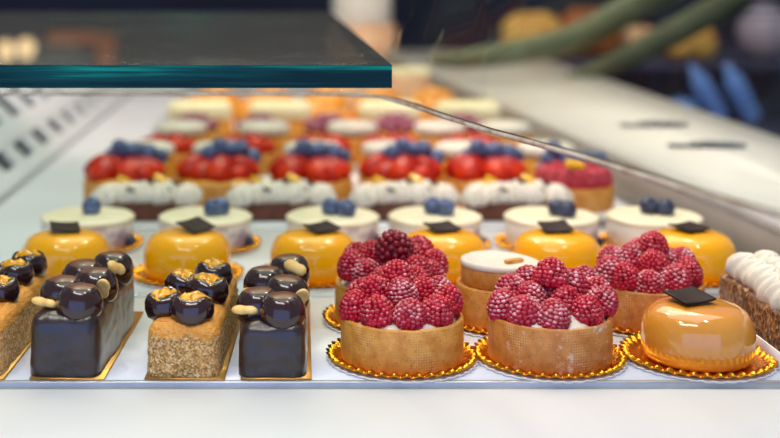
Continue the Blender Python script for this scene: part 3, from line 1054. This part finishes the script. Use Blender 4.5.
link('body', mesh('body', lathe([(0, 0), (.025, 0), (.036, .015), (.038, .035), (.03, .055), (.02, .062), (0, .062)], 28, uv=False), 'bottle'), t)
link('lid', mesh('lid', lathe([(0, .061), (.021, .061), (.021, .07), (0, .074)], 24, uv=False), 'navy'), t)

# cream canister with a tan lower half, far end of the case
cd = 3.3
t = thing('canister', 'cream topped canister with tan lower half at the far end of the case', 'canister', (X(362, cd), cd, .985), 0)
zc = CZ - 55 * cd / F - .985
link('tan_body', mesh('tan_body', lathe([(0, 0), (.085, 0), (.09, .01), (.088, zc), (0, zc)], 40, uv=False), 'peach'), t)
link('cream_lid', mesh('cream_lid', lathe([(0, zc), (.075, zc), (.078, zc + .01), (.076, zc + .1), (.06, zc + .125), (0, zc + .135)], 40, uv=False), 'cream'), t)

# plant with long olive strap leaves beyond the counter
pl = thing('potted_plant', 'plant with long arching olive leaves beyond the white counter', 'plant', (1.068, 2.35, 0), 0)
link('pot', mesh('pot', lathe([(0, 0), (.11, 0), (.15, .3), (.16, .32), (.14, .32), (.13, .28), (0, .28)], 32, uv=False), 'pot'), pl)
bm = bmesh.new(); tube(bm, [(0, 0, .27), (.01, 0, .7), (.0, 0, 1.0)], [.02, .016, .012], 10)
link('stem', mesh('stem', bm, 'leaf'), pl)
def leaf(pts, w):
    bm = bmesh.new()
    pts = [Vector(p) for p in pts]
    n = len(pts); rows = []
    for i, p in enumerate(pts):
        d = (pts[min(i + 1, n - 1)] - pts[max(i - 1, 0)]).normalized()
        s = d.cross(Vector((0, 1, .15))).normalized()
        ww = w * math.sin(PI * min(1, (.12 + .88 * i / (n - 1)) * .97)) ** .6
        rows.append([bm.verts.new(p + s * ww * k + Vector((0, .012 * abs(k), 0))) for k in (-1, 0, 1)] + [bm.verts.new(p + s * ww * k + Vector((0, .012 * abs(k) + .003, 0))) for k in (1, 0, -1)])
    for a, b in zip(rows, rows[1:]):
        for k in range(6):
            bm.faces.new((a[k], a[(k + 1) % 6], b[(k + 1) % 6], b[k]))
    bm.faces.new(rows[0]); bm.faces.new(rows[-1][::-1])
    return mesh('leaf', bm, 'leaf')
pb = Vector((1.068, 2.35, 0))
def curve(pix):
    """smooth run of points through pixel targets at the plant's own distance"""
    out = []
    P = [at(a, b, d) - pb for a, b, d in pix]
    for i in range(len(P) - 1):
        p0, p1, p2, p3 = P[max(i - 1, 0)], P[i], P[i + 1], P[min(i + 2, len(P) - 1)]
        for k in range(5):
            u = k / 5
            out.append(.5 * ((2 * p1) + (-p0 + p2) * u + (2 * p0 - 5 * p1 + 4 * p2 - p3) * u * u + (-p0 + 3 * p1 - 3 * p2 + p3) * u ** 3))
    out.append(P[-1])
    return out
base = (851, 115, 2.35)
link('leaf', leaf(curve([base, (835, -20, 2.33), (775, -60, 2.31), (700, -26, 2.3), (640, 4, 2.28), (572, 40, 2.24), (480, 58, 2.2), (430, 60, 2.18)]), .03), pl)
link('leaf', leaf(curve([base, (860, 20, 2.36), (800, -36, 2.37), (719, 9, 2.36), (645, 50, 2.34), (590, 76, 2.3), (560, 84, 2.28)]), .027), pl)
link('leaf', leaf(curve([base, (800, -100, 2.4), (640, -150, 2.5), (500, -120, 2.5), (330, -90, 2.55), (190, -70, 2.6)]), .03), pl)

# orange wooden frame and pendant lamps in the dark room (mirrored in the glass shelf)
fd2 = 6.44
zf = CZ + 45 * fd2 / F
fr = thing('wooden_frame', 'orange brown wooden bracket frame fixed high on the dark back wall', 'frame', (X(106, fd2), 6.46, zf), 0)
link('post', mesh('post', bbox(-.045, .045, -.04, .04, -.02, .5, .004), 'wood'), fr)
link('crossbar', mesh('crossbar', bbox(-.3, -.0455, -.04, .04, -.03, .035, .004), 'wood'), fr)
for px, py, lab in ((6, -72, 'small warm pendant lamp at the left of the dark room'), (26, -70, 'small warm pendant lamp beside the wooden frame')):
    p = at(px, py, 3.8)
    t = thing('pendant_lamp', lab, 'lamp', p, 0, 'warm pendant lamps')
    link('bulb', mesh('bulb', lathe([(0, -.03), (.02, -.022), (.03, 0), (.02, .022), (.01, .035), (0, .035)], 24, uv=False), 'bulb'), t)
    bm = bmesh.new(); tube(bm, [(0, 0, .033), (0, 0, 1.2)], .004, 8)
    link('cord', mesh('cord', bm, 'dark'), t)

# ------------------------------------------------------------------ light
def area(name, loc, target, sx, sy, power, col):
    l = bpy.data.lights.new(name, 'AREA')
    l.shape = 'RECTANGLE'; l.size = sx; l.size_y = sy
    l.energy = power; l.color = col
    o = bpy.data.objects.new(name, l); COL.objects.link(o)
    o.location = loc
    o.rotation_euler = (Vector(target) - Vector(loc)).to_track_quat('-Z', 'Y').to_euler()
    return o


area('ceiling_panel', (.1, 1.3, 2.6), (.05, 1.25, 1), 1.6, 1.6, 18, (1, .93, .84))
area('case_strip', (-.12, .42, 1.75), (.1, .95, 1), .5, .12, 2.6, (1, .96, .9))
area('blue_front_fill', (-.3, -1.7, 1.25), (0, .8, 1.05), 4.0, 2.0, 36, (.25, .45, 1))  # added bluish area light behind the camera, for blue reflections on the chocolate
area('back_rows_fill', (.0, 2.2, 2.5), (.05, 1.9, 1), 1.2, 1.4, 15, (1, .82, .58))  # added warm fill above the back rows to brighten them
for k, (lx, ly, pw) in enumerate(((-.55, .55, 7), (.45, .5, 7), (-.35, 1.7, 8), (.45, 1.6, 8))):  # added unseen point lights overhead, for sharp sparkles on glaze and berries
    pl_ = bpy.data.lights.new('sparkle_light', 'POINT')
    pl_.energy = pw * 1.6; pl_.color = (1, .9, .76); pl_.shadow_soft_size = .06
    po = bpy.data.objects.new('sparkle_light', pl_); COL.objects.link(po); po.location = (lx, ly, 2.35)
w = bpy.data.worlds.new('World'); SC.world = w; w.use_nodes = True
w.node_tree.nodes['Background'].inputs[0].default_value = (.8, .86, 1, 1)
w.node_tree.nodes['Background'].inputs[1].default_value = .32

# ------------------------------------------------------------------ camera
cam = bpy.data.cameras.new('Camera')
cam.sensor_width = 36; cam.lens = F / 780 * 36
cam.shift_x = (390 - VX) / 780
cam.shift_y = -(219 - HY) / 780
cam.dof.use_dof = True
cam.dof.focus_distance = .765
cam.dof.aperture_fstop = 4.6
cam.clip_start = .01
co = bpy.data.objects.new('Camera', cam); COL.objects.link(co)
co.location = (0, 0, CZ); co.rotation_euler = (PI / 2, 0, 0)
SC.camera = co
SC.view_settings.view_transform = 'Standard'
SC.view_settings.look = 'None'
SC.view_settings.exposure = 0.0
SC.view_settings.gamma = 1
SC.view_settings.use_curve_mapping = False
SC.cycles.use_denoising = True
SC.cycles.max_bounces = 8
SC.cycles.transparent_max_bounces = 12
SC.cycles.caustics_reflective = True
SC.cycles.sample_clamp_indirect = 10
